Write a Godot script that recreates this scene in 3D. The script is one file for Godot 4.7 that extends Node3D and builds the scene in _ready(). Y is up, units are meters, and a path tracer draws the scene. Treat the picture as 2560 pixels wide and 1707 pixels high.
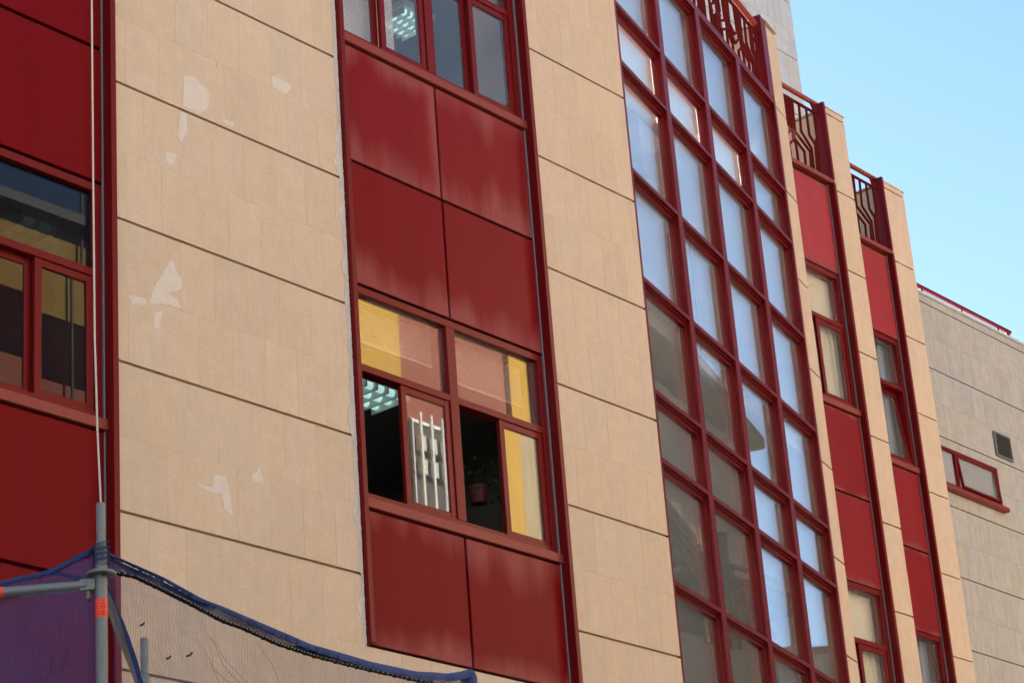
extends Node3D
# Street facade of an office building: camera at (0, 1.6, 10.63); the main facade is the plane z = 0, x runs along the street.
const SKY := 0.219
const TURN := 0.25656                      # the glazed stair bay turns back by 14.7 degrees
const CORNER := Vector3(15.152, 0, 0)
var rng := RandomNumberGenerator.new()
var M := {}
var meshes := {}
var building: Node3D

# ---------------------------------------------------------------- helpers
func lin(r: float, g: float, b: float) -> Color:
	return Color(r, g, b).linear_to_srgb()

func poly(st: SurfaceTool, p: Array, n: Vector3, uv: Array = []):
	var q = p.duplicate(); var t = uv.duplicate()
	if (q[1] - q[0]).cross(q[2] - q[0]).dot(n) > 0.0:
		q.reverse(); t.reverse()
	for i in range(1, q.size() - 1):
		for k in [0, i, i + 1]:
			st.set_normal(n)
			if t.size(): st.set_uv(t[k])
			st.add_vertex(q[k])

func add_box(st: SurfaceTool, c: Vector3, s: Vector3, b := Basis(), bevel := 0.0):
	var h = s * 0.5
	bevel = minf(bevel, 0.4 * minf(s.x, minf(s.y, s.z)))
	for ax in 3:
		for sg in [-1.0, 1.0]:
			var a1 = (ax + 1) % 3; var a2 = (ax + 2) % 3
			var n = Vector3.ZERO; n[ax] = sg
			var pts = []; var uvs = []
			for k in [[-1, -1], [1, -1], [1, 1], [-1, 1]]:
				var v = Vector3.ZERO; v[ax] = sg * h[ax]; v[a1] = k[0] * (h[a1] - bevel); v[a2] = k[1] * (h[a2] - bevel)
				pts.append(c + b * v); uvs.append(Vector2(v.x / s.x + 0.5, 0.5 - v.y / s.y))
			poly(st, pts, b * n, uvs)
	if bevel <= 0.0: return
	for ax in 3:
		var a1 = (ax + 1) % 3; var a2 = (ax + 2) % 3
		for s1 in [-1.0, 1.0]:
			for s2 in [-1.0, 1.0]:
				var n = Vector3.ZERO; n[a1] = s1; n[a2] = s2
				var pts = []; var uvs = []
				for k in [[-1, 0], [1, 0], [1, 1], [-1, 1]]:
					var v = Vector3.ZERO; v[ax] = k[0] * (h[ax] - bevel)
					v[a1] = s1 * (h[a1] - (bevel if k[1] == 1 else 0.0)); v[a2] = s2 * (h[a2] - (0.0 if k[1] == 1 else bevel))
					pts.append(c + b * v); uvs.append(Vector2(v.x / s.x + 0.5, 0.5 - v.y / s.y))
				poly(st, pts, (b * n).normalized(), uvs)
	for sx in [-1.0, 1.0]:
		for sy in [-1.0, 1.0]:
			for sz in [-1.0, 1.0]:
				var sg = Vector3(sx, sy, sz); var pts = []; var uvs = []
				for ax in 3:
					var v = (h - Vector3.ONE * bevel) * sg; v[ax] = sg[ax] * h[ax]
					pts.append(c + b * v); uvs.append(Vector2(v.x / s.x + 0.5, 0.5 - v.y / s.y))
				poly(st, pts, (b * sg).normalized(), uvs)

func new_st() -> SurfaceTool:
	var st = SurfaceTool.new(); st.begin(Mesh.PRIMITIVE_TRIANGLES); return st

func box_mesh(s: Vector3, bevel := 0.0) -> Mesh:
	var key = "%d_%d_%d_%d" % [roundi(s.x * 2000), roundi(s.y * 2000), roundi(s.z * 2000), roundi(bevel * 10000)]
	if not meshes.has(key):
		var st = new_st(); add_box(st, Vector3.ZERO, s, Basis(), bevel); meshes[key] = st.commit()
	return meshes[key]

func put(parent: Node, called: String, mesh: Mesh, mat: Material, xf := Transform3D()) -> MeshInstance3D:
	var o = MeshInstance3D.new(); o.name = called; o.mesh = mesh; o.material_override = mat
	parent.add_child(o, true); o.global_transform = xf
	return o

# a box between two corners, in world axes or in the frame `at`
func bx(parent: Node, called: String, lo: Vector3, hi: Vector3, mat: Material, bevel := 0.0, at := Transform3D()) -> MeshInstance3D:
	return put(parent, called, box_mesh((hi - lo).abs(), bevel), mat, at * Transform3D(Basis(), (lo + hi) * 0.5))

func st_bar(st: SurfaceTool, a: Vector3, b: Vector3, w: float, d: float, over := 0.0, side := Vector3(0, 0, 1)):
	var y = (b - a).normalized(); var x = y.cross(side).normalized(); var z = x.cross(y)
	add_box(st, (a + b) * 0.5, Vector3(w, a.distance_to(b) + over, d), Basis(x, y, z), 0.003)

func polybar(pts: Array, w: float, d: float) -> Mesh:
	var st = new_st()
	for i in pts.size() - 1: st_bar(st, pts[i], pts[i + 1], w, d, w * 0.5)
	return st.commit()

func st_tube(st: SurfaceTool, pts: Array, radii, n := 12, caps := true):
	var rings = []
	for i in pts.size():
		var d: Vector3 = (pts[mini(i + 1, pts.size() - 1)] - pts[maxi(i - 1, 0)]).normalized()
		var side = d.cross(Vector3(0, 0, 1)) if absf(d.z) < 0.9 else d.cross(Vector3(0, 1, 0))
		side = side.normalized(); var up = side.cross(d).normalized()
		var r: float = radii if radii is float else radii[i]
		var ring = []
		for k in n:
			var a = TAU * k / n; var o = side * cos(a) + up * sin(a)
			ring.append([pts[i] + o * r, o])
		rings.append(ring)
	for i in pts.size() - 1:
		for k in n:
			var a = rings[i][k]; var b = rings[i][(k + 1) % n]; var c = rings[i + 1][(k + 1) % n]; var e = rings[i + 1][k]
			var q = [a, b, c, e]
			if (b[0] - a[0]).cross(c[0] - a[0]).dot(a[1] + b[1]) > 0.0: q.reverse()
			for t in [0, 1, 2, 0, 2, 3]:
				st.set_normal(q[t][1]); st.add_vertex(q[t][0])
	if caps:
		for e in [0, pts.size() - 1]:
			var ps = []
			for v in rings[e]: ps.append(v[0])
			var d: Vector3 = (pts[1] - pts[0]) if e == 0 else (pts[e] - pts[e - 1])
			poly(st, ps, d.normalized() * (-1.0 if e == 0 else 1.0))

func tube(pts: Array, r, n := 12) -> Mesh:
	var st = new_st(); st_tube(st, pts, r, n); return st.commit()

# a thin irregular flake standing proud of a wall, outline (u, y) pairs
func flake(outline: Array, z: float, jitter: float) -> Mesh:
	var pts = PackedVector2Array(); var n = outline.size() / 2
	for i in n:
		var a = Vector2(outline[2 * i], outline[2 * i + 1]); var b = Vector2(outline[(2 * i + 2) % (2 * n)], outline[(2 * i + 3) % (2 * n)])
		var steps = maxi(1, int(a.distance_to(b) / 0.014))
		for k in steps:
			pts.append(a.lerp(b, float(k) / steps) + Vector2(rng.randf_range(-1, 1), rng.randf_range(-1, 1)) * jitter)
	var tri = Geometry2D.triangulate_polygon(pts)
	var st = new_st()
	for i in tri.size() / 3:
		var q = []
		for k in 3: q.append(Vector3(pts[tri[3 * i + k]].x, pts[tri[3 * i + k]].y, z))
		poly(st, q, Vector3(0, 0, 1))
	for i in pts.size():
		var a = pts[i]; var b = pts[(i + 1) % pts.size()]; var d = (b - a).normalized()
		poly(st, [Vector3(a.x, a.y, z), Vector3(b.x, b.y, z), Vector3(b.x, b.y, 0.0), Vector3(a.x, a.y, 0.0)], Vector3(d.y, -d.x, 0))
	return st.commit()

func tag(o: Node, label: String, category: String, group := "") -> Node:
	o.set_meta("label", label); o.set_meta("category", category)
	if group: o.set_meta("group", group)
	return o

func thing(called: String, at: Vector3, label: String, category: String, group := "") -> Node3D:
	var o = Node3D.new(); o.name = called; add_child(o, true); o.position = at
	tag(o, label, category, group); return o

func struct(called: String, lo: Vector3, hi: Vector3, mat: Material):
	var o = bx(self, called, lo, hi, mat); o.set_meta("kind", "structure"); return o

# ---------------------------------------------------------------- materials
func noise(sd: int, f: float, oct := 4) -> FastNoiseLite:
	var n = FastNoiseLite.new(); n.seed = sd; n.frequency = f; n.fractal_octaves = oct; n.noise_type = FastNoiseLite.TYPE_SIMPLEX_SMOOTH; return n

func seamless(sd: int, f: float, size: int, oct := 4) -> PackedFloat32Array:
	var im = noise(sd, f, oct).get_seamless_image(size, size)
	var out = PackedFloat32Array(); out.resize(size * size)
	for y in size:
		for x in size: out[y * size + x] = im.get_pixel(x, y).r
	return out

func tex(im: Image) -> ImageTexture:
	im.generate_mipmaps(); return ImageTexture.create_from_image(im)

func mat(c: Color, rough := 0.6, spec := 0.5, metal := 0.0) -> StandardMaterial3D:
	var m = StandardMaterial3D.new(); m.albedo_color = c; m.roughness = rough; m.metallic_specular = spec; m.metallic = metal; return m

func glass(alpha := 0.03, c := Color(0.9, 0.95, 0.95)) -> StandardMaterial3D:
	var m = mat(Color(c.r, c.g, c.b, alpha), 0.0, 0.5); m.transparency = BaseMaterial3D.TRANSPARENCY_ALPHA; return m

func triplanar(m: StandardMaterial3D, t: Texture2D, scale: float, off := Vector3.ZERO) -> StandardMaterial3D:
	m.albedo_texture = t; m.uv1_triplanar = true; m.uv1_world_triplanar = true; m.uv1_scale = Vector3.ONE * scale; m.uv1_offset = off; return m

func stone_texture(sd: int, streak: float, blotch: float) -> ImageTexture:
	var n = 512
	var fine = seamless(sd, 0.12, n, 3); var mid = seamless(sd + 1, 0.02, n, 4); var big = seamless(sd + 2, 0.006, n, 3); var st = seamless(sd + 3, 0.05, n, 3)
	var im = Image.create(n, n, false, Image.FORMAT_RGB8)
	for y in n:
		for x in n:
			var i = y * n + x
			var drip = st[(y / 10) * n + x]                       # stretched up and down: sawn face of the slab
			var v = 0.90 + 0.05 * (fine[i] - 0.5) + blotch * (mid[i] - 0.5) + streak * (drip - 0.5)
			var warm = 0.16 * (big[i] - 0.5) * blotch / 0.14
			im.set_pixel(x, y, Color(clampf(v + warm * 0.3, 0, 1), clampf(v, 0, 1), clampf(v - warm * 0.5, 0, 1)))
	return tex(im)

# chalked paint on one steel panel: amounts for bottom, top, left and right edge
func chalk_texture(sd: int, bottom: float, top: float, left: float, right: float, sky_fade: float) -> ImageTexture:
	var n = 256
	var a = noise(sd, 0.022, 3); var b = noise(sd + 5, 0.09, 3); var g = noise(sd + 9, 0.35, 2); var w = noise(sd + 11, 0.012, 2)
	var im = Image.create(n, n, false, Image.FORMAT_RGB8)
	var paint = Color(0.155, 0.0045, 0.0075).lerp(Color(0.40, 0.062, 0.078), sky_fade); var dull = Color(0.245, 0.062, 0.062)  # pinker end: weathered paint plus sky reflection put into the colour
	for y in n:
		for x in n:
			var fx = float(x) / n; var fy = float(y) / n
			var s = a.get_noise_2d(x, y * 0.06) * 0.38 + b.get_noise_2d(x * 1.2, y * 0.06) * 0.14      # runs with the rain
			var big = 0.55 * w.get_noise_2d(x * 0.9, y * 0.12)
			var m = 0.0
			if bottom > 0: m = maxf(m, 1.15 + 0.55 * s + 1.3 * big - (1.0 - fy) / bottom)
			if top > 0: m = maxf(m, 0.95 + 0.6 * s + 1.5 * big - fy / top)
			if left > 0: m = maxf(m, (left * (0.6 + 0.5 * b.get_noise_2d(x * 0.2, y * 0.3)) - fx) / (0.5 * left))
			if right > 0: m = maxf(m, 0.8 + 0.5 * s + 1.3 * big - (1.0 - fx) / right)
			m = pow(clampf(m, 0, 1), 1.25) * clampf(0.82 + 0.5 * s + 0.30 * g.get_noise_2d(x, y * 0.4) + 0.4 * big, 0.1, 1.0)
			var c = paint.lerp(dull, m)
			c = c * (1.0 + 0.10 * a.get_noise_2d(x * 0.5 + 300, y * 0.05) + 0.05 * g.get_noise_2d(x, y))
			im.set_pixel(x, y, Color(c.r, c.g, c.b).linear_to_srgb())
	return tex(im)

func materials():
	var t1 = stone_texture(11, 0.02, 0.035); var t2 = stone_texture(31, 0.025, 0.04); var t3 = stone_texture(51, 0.09, 0.07)
	M.stone = []
	var tones = [Vector3(1, 1, 1), Vector3(1.03, 1.02, 1.01), Vector3(0.97, 0.965, 0.955), Vector3(1.0, 0.985, 0.955), Vector3(0.985, 0.99, 1.0), Vector3(1.015, 1.0, 0.985)]
	for i in tones.size():
		var t: Vector3 = tones[i]
		M.stone.append(triplanar(mat(lin(0.735 * t.x, 0.60 * t.y, 0.465 * t.z), 0.85, 0.3), t1 if i % 2 else t2, 0.55, Vector3(0.37 * i, 0.61 * i, 0.13 * i)))
	M.grey_stone = []
	for i in 4:
		var t: Vector3 = tones[i]
		M.grey_stone.append(triplanar(mat(lin(0.50 * t.x, 0.49 * t.y, 0.465 * t.z), 0.9, 0.3), t3, 0.4, Vector3(0.31 * i, 0.47 * i, 0)))
	M.pale_stone = []
	for i in 3:
		var t: Vector3 = tones[i]
		M.pale_stone.append(triplanar(mat(lin(0.62 * t.x, 0.64 * t.y, 0.64 * t.z), 0.9, 0.3), t3, 0.3, Vector3(0.51 * i, 0.27 * i, 0)))
	M.mortar = mat(lin(0.52, 0.375, 0.24), 0.95, 0.2)
	M.mortar_grey = mat(lin(0.30, 0.25, 0.20), 0.95, 0.2)
	M.filler = triplanar(mat(lin(0.80, 0.73, 0.67), 0.95, 0.2), t1, 1.3)
	M.sealant = triplanar(mat(lin(0.70, 0.66, 0.64), 0.9, 0.2), t3, 2.0)
	M.red = mat(lin(0.14, 0.0055, 0.0075), 0.34, 0.28)
	M.red_old = triplanar(mat(lin(0.27, 0.04, 0.032), 0.5, 0.4), t3, 2.3)      # chalked sills
	M.red_dark = mat(lin(0.16, 0.010, 0.012), 0.35, 0.5)
	M.panels = []
	# seed, bottom, top, left, right, weathered tone with painted-in sky sheen
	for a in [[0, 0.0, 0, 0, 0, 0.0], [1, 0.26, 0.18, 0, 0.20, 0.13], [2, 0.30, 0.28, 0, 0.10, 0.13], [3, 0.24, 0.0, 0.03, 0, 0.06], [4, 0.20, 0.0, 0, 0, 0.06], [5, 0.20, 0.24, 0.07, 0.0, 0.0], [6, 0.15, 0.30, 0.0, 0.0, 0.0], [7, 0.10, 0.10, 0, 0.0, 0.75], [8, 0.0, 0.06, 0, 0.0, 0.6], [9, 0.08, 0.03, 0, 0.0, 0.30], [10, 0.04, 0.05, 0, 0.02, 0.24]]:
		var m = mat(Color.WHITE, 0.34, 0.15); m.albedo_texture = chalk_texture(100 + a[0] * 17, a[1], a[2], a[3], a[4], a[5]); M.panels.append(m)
	M.glass = glass(); M.glass_tinted = glass(0.62, Color(0.10, 0.12, 0.16)); M.glass_tinted.metallic_specular = 0.42; M.net_blue = mat(lin(0.012, 0.040, 0.17), 0.6, 0.4)
	M.net_hem = mat(lin(0.010, 0.040, 0.19), 0.55, 0.4)
	M.rope = mat(lin(0.012, 0.012, 0.013), 0.7, 0.3)
	M.zinc = triplanar(mat(lin(0.22, 0.25, 0.27), 0.5, 0.5, 0.3), t3, 3.0)
	M.white = mat(lin(0.72, 0.70, 0.66), 0.6); M.cable = mat(lin(0.62, 0.58, 0.52), 0.5)
	M.cream = mat(lin(0.60, 0.59, 0.58), 0.9, 0.2)
	M.room_wall = mat(lin(0.38, 0.36, 0.33), 0.95, 0.1); M.ceiling = mat(lin(0.45, 0.45, 0.44), 0.95, 0.1); M.carpet = mat(lin(0.06, 0.055, 0.05), 1.0, 0.1)
	M.blind = mat(lin(0.22, 0.21, 0.19), 0.6, 0.4)
	M.slate = mat(lin(0.03, 0.034, 0.05), 0.6, 0.4)
	M.bar = mat(lin(0.10, 0.009, 0.008), 0.75, 0.12)
	M.handrail = mat(lin(0.26, 0.045, 0.025), 0.4, 0.4)
	M.stair_black = mat(lin(0.035, 0.035, 0.04), 0.4, 0.5)
	M.asphalt = triplanar(mat(lin(0.06, 0.06, 0.062), 0.95, 0.2), t3, 0.3)
	M.paving = triplanar(mat(lin(0.36, 0.33, 0.29), 0.9, 0.2), t3, 0.5)
	M.dirt = triplanar(mat(lin(0.16, 0.14, 0.11), 1.0, 0.1), t3, 0.1)
	M.ochre = triplanar(mat(lin(0.64, 0.37, 0.055), 0.95, 0.2), t3, 0.3)
	M.ochre_dim = triplanar(mat(lin(0.36, 0.215, 0.055), 0.95, 0.2), t3, 0.3)  # attic band, darkened in place of a weaker window reflection
	M.brown = triplanar(mat(lin(0.36, 0.12, 0.075), 0.95, 0.2), t3, 0.3)
	M.render_cream = triplanar(mat(lin(0.70, 0.65, 0.55), 0.95, 0.2), t3, 0.3)
	M.render_white = triplanar(mat(lin(0.76, 0.73, 0.66), 0.95, 0.2), t3, 0.3)
	M.render_grey = triplanar(mat(lin(0.26, 0.25, 0.235), 0.95, 0.2), t3, 0.25)
	M.shaded_brown = triplanar(mat(lin(0.09, 0.085, 0.08), 0.95, 0.2), t3, 0.3)  # corner house wall, with shade darkened into the colour
	M.sand = triplanar(mat(lin(0.48, 0.38, 0.22), 0.95, 0.2), t3, 0.3)
	M.roof = mat(lin(0.26, 0.11, 0.06), 0.9, 0.2)
	M.shutter = mat(lin(0.05, 0.045, 0.04), 0.6)
	M.orange_tag = mat(lin(0.85, 0.06, 0.02), 0.5); M.ink = mat(lin(0.25, 0.015, 0.01), 0.6)
	M.leaf = mat(lin(0.015, 0.03, 0.010), 0.6); M.flower = mat(lin(0.06, 0.004, 0.010), 0.6); M.pot = mat(lin(0.07, 0.006, 0.006), 0.6)

# ---------------------------------------------------------------- the building
# a stone pier clad in slabs 0.305 m wide and 0.5 m high, a groove under every second course
func pier(called: String, u0: float, u1: float, zf: float, top: float, from_y: float, stones: Array, mortar: Material, at := Transform3D(), depth := 0.6, phase := 9.59, width := 0.305):
	var core = bx(building, called, Vector3(u0 + 0.002, 0.0, zf - depth), Vector3(u1 - 0.002, top - 0.03, zf - 0.026), mortar, 0.0, at)
	bx(core, "stone_base", Vector3(u0, 0.0, zf - 0.03), Vector3(u1, from_y - 0.006, zf), stones[0], 0.003, at)
	var y = from_y
	var row = 0
	while y < top - 0.05:
		if row % 2 == 0:
			bx(core, "joint_mortar", Vector3(u0 + 0.004, y + 0.013, zf - 0.024), Vector3(u1 - 0.004, minf(y + 1.0, top) - 0.013, zf - (0.0009 if mortar == M.mortar else 0.004)), stones[2] if mortar == M.mortar else mortar, 0.0, at)
		var y1 = minf(y + 0.5, top)
		var lower = row % 2 == 0                      # the course that stands on a groove
		var cut = phase + (0.15 if lower else 0.0)
		var lo = y + (0.010 if lower else 0.0008)
		var hi = y1 - (0.0008 if lower else 0.010)
		var u = cut + ceil((u0 - cut) / width + 0.02) * width
		var a = u0
		while a < u1 - 0.01:
			var b = minf(u, u1)
			if u1 - b < 0.04: b = u1
			var pr = rng.randf_range(-0.0006, 0.0006)
			bx(core, "stone_slab", Vector3(a + (0.0007 if a > u0 else 0.0), lo, zf - 0.028), Vector3(b - (0.0007 if b < u1 else 0.0), hi, zf + pr), stones[rng.randi() % stones.size()], 0.0006, at)
			a = b; u += width
		y = y1; row += 1
	return core

func coping(parent: Node, u0: float, u1: float, zf: float, y: float, at := Transform3D(), depth := 0.62):
	bx(parent, "coping", Vector3(u0 - 0.005, y, zf - depth), Vector3(u1 + 0.012, y + 0.018, zf + 0.014), M.stone[1], 0.003, at)

func frame_mesh(u0: float, u1: float, y0: float, y1: float, z0: float, z1: float, w: float, bars_u: Array, bars_y: Array, bw: float, bh: float) -> Mesh:
	var st = new_st(); var zc = (z0 + z1) * 0.5; var d = z1 - z0
	add_box(st, Vector3(u0 + w / 2, (y0 + y1) / 2, zc), Vector3(w, y1 - y0, d), Basis(), 0.003)
	add_box(st, Vector3(u1 - w / 2, (y0 + y1) / 2, zc), Vector3(w, y1 - y0, d), Basis(), 0.003)
	add_box(st, Vector3((u0 + u1) / 2, y1 - w / 2, zc), Vector3(u1 - u0 - 2 * w, w, d - 0.004), Basis(), 0.003)
	add_box(st, Vector3((u0 + u1) / 2, y0 + w / 2, zc), Vector3(u1 - u0 - 2 * w, w, d - 0.004), Basis(), 0.003)
	for b in bars_u: add_box(st, Vector3(b, (y0 + y1) / 2, zc), Vector3(bw, y1 - y0 - 2 * w, d - 0.002), Basis(), 0.003)
	var us = [u0 + w]
	for b in bars_u: us.append(b - bw / 2); us.append(b + bw / 2)
	us.append(u1 - w)
	for y in bars_y:
		for i in us.size() / 2:
			add_box(st, Vector3((us[2 * i] + us[2 * i + 1]) / 2, y, zc), Vector3(us[2 * i + 1] - us[2 * i], bh, d - 0.006), Basis(), 0.003)
	return st.commit()

func panes(parent: Node, u0: float, u1: float, y0: float, y1: float, z: float, at := Transform3D(), second := false):
	var gm = M.glass if u0 > 10.0 or at != Transform3D() else M.glass_tinted
	var mesh = box_mesh(Vector3(u1 - u0 + 0.016, y1 - y0 + 0.016, 0.006))
	for k in (3 if second else 1):
		# no two panes sit quite true in their beads
		var b = Basis.from_euler(Vector3(rng.randfn(0, 0.0022), rng.randfn(0, 0.0022), 0))
		put(parent, "pane", mesh, gm, at * Transform3D(b, Vector3((u0 + u1) / 2, (y0 + y1) / 2, z - 0.003 - 0.02 * k)))

func sash(parent: Node, u0: float, u1: float, y0: float, y1: float, z: float, w := 0.055):
	var s = put(parent, "sash", frame_mesh(u0, u1, y0, y1, z - 0.035, z, w, [], [], 0, 0), M.red)
	panes(s, u0 + w, u1 - w, y0 + w, y1 - w, z - 0.012)
	return s

# one window of a bay: a fixed light above, two pairs of sliding sashes below. `sashes` lists [from, to, track]
func window(u0: float, u1: float, sill: float, zp: float, sashes: Array, fixed := true):
	var head = sill + 1.63; var tr = sill + 0.995; var c = (u0 + u1) / 2
	var o = put(building, "window", frame_mesh(u0, u1, sill - 0.01, head, zp - 0.12, zp - 0.008, 0.058, [c], [tr], 0.095, 0.055), M.red)
	if fixed:
		panes(o, u0 + 0.058, c - 0.048, tr + 0.028, head - 0.058, zp - 0.05)
		panes(o, c + 0.048, u1 - 0.058, tr + 0.028, head - 0.058, zp - 0.05)
	for s in sashes: sash(o, s[0], s[1], sill + 0.035, tr - 0.025, zp - 0.022 - 0.045 * s[2])
	bx(o, "sill", Vector3(u0 - 0.03, sill - 0.075, zp - 0.10), Vector3(u1 + 0.03, sill - 0.002, zp + 0.030), M.red_old, 0.004)
	return o

# a red metal bay from `bottom` to `top`: flanges, spandrel panels, windows come separately
func bay(u0: float, u1: float, zf: float, bottom: float, top: float, rows: Array, tints: Array, inner0 := 0.0):
	var zp = zf - 0.045
	for e in [[u0, u0 + 0.045], [u1 - 0.045, u1]]:
		bx(building, "flange", Vector3(e[0], bottom, zf - 0.10), Vector3(e[1], top, zf + 0.04), M.red, 0.003)
		bx(building, "edge_strip", Vector3(e[0] + (0.047 if e[0] == u0 else -0.012), bottom, zf - 0.055), Vector3(e[0] + (0.056 if e[0] == u0 else -0.002), top, zf - 0.036), M.zinc, 0.002)
	var c = (u0 + u1) / 2; var i = 0
	for r in rows:
		for e in [[u0 + 0.058, c - 0.012], [c + 0.012, u1 - 0.058]]:
			bx(building, "spandrel_panel", Vector3(e[0], r[0] + 0.012, zp - 0.03), Vector3(e[1], r[1] - 0.012, zp + rng.randf_range(-0.002, 0.002)), M.panels[tints[i % tints.size()]], 0.004)
			i += 1
		bx(building, "panel_backing", Vector3(u0 + 0.046, r[0], zp - 0.075), Vector3(u1 - 0.046, r[1], zp - 0.05), M.red_dark)

func room(u0: float, u1: float, y0: float, y1: float, z0: float, z1: float, wall: Material, ceil_m: Material):
	var o = bx(building, "room_back_wall", Vector3(u0, y0, z0 - 0.1), Vector3(u1, y1, z0), wall)
	bx(o, "side_wall", Vector3(u0 - 0.1, y0, z0), Vector3(u0, y1, z1), wall)
	bx(o, "side_wall", Vector3(u1, y0, z0), Vector3(u1 + 0.1, y1, z1), wall)
	bx(o, "floor_slab", Vector3(u0 - 0.1, y0 - 0.2, z0), Vector3(u1 + 0.1, y0, z1), M.carpet)
	bx(o, "ceiling_slab", Vector3(u0 - 0.1, y1, z0), Vector3(u1 + 0.1, y1 + 0.2, z1), ceil_m)

const BARS := [[0.093, 1.0, 0.116, 0.565, -0.007, 0.452], [0.145, 1.0, 0.144, 0.472, 0.008, 0.32], [0.189, 1.0, 0.198, 0.37, 0.086, 0.247, 0.097, 0.03], [0.231, 1.0, 0.216, 0.396, 0.402, 0.27, 0.388, 0.03], [0.277, 1.0, 0.254, 0.508, 0.529, 0.322, 0.502, 0.03], [0.216, 0.39, 0.241, 0.29, 0.241, 0.03], [0.418, 1.0, 0.39, 0.563, 0.568, 0.385, 0.561, 0.03], [0.565, 1.0, 0.563, 0.577, 0.666, 0.483, 0.635, 0.03], [0.74, 1.0, 0.73, 0.60, 0.70, 0.56, 0.70, 0.03]]

# roof railing with bars that bend like a circuit, spanning x0..x1 in the frame `at`; the pattern repeats back from the right end
func railing(x0: float, x1: float, y0: float, y1: float, z: float, at := Transform3D()):
	var st = new_st()
	add_box(st, Vector3((x0 + x1) / 2, y1 - 0.0125, z), Vector3(x1 - x0, 0.025, 0.03), Basis(), 0.002)
	add_box(st, Vector3((x0 + x1) / 2, y0 + 0.012, z), Vector3(x1 - x0, 0.024, 0.03), Basis(), 0.002)
	var o = put(building, "roof_railing", st.commit(), M.bar, at)
	var h = y1 - y0; var start = x1 - 0.79; var flip = false
	while start > x0 - 0.75:
		for b in BARS:
			var pts = []
			for k in b.size() / 2:
				var fx: float = b[2 * k]
				if flip: fx = 0.79 - fx
				pts.append(Vector3(clampf(start + fx, x0, x1), y0 + h * clampf(b[2 * k + 1], 0.02, 0.985), z))
			if pts[0].x > x0 + 0.01 and pts[0].x < x1 - 0.01: put(o, "bar", polybar(pts, 0.027, 0.024), M.bar, at)
		start -= 0.79; flip = not flip
	return o

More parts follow.
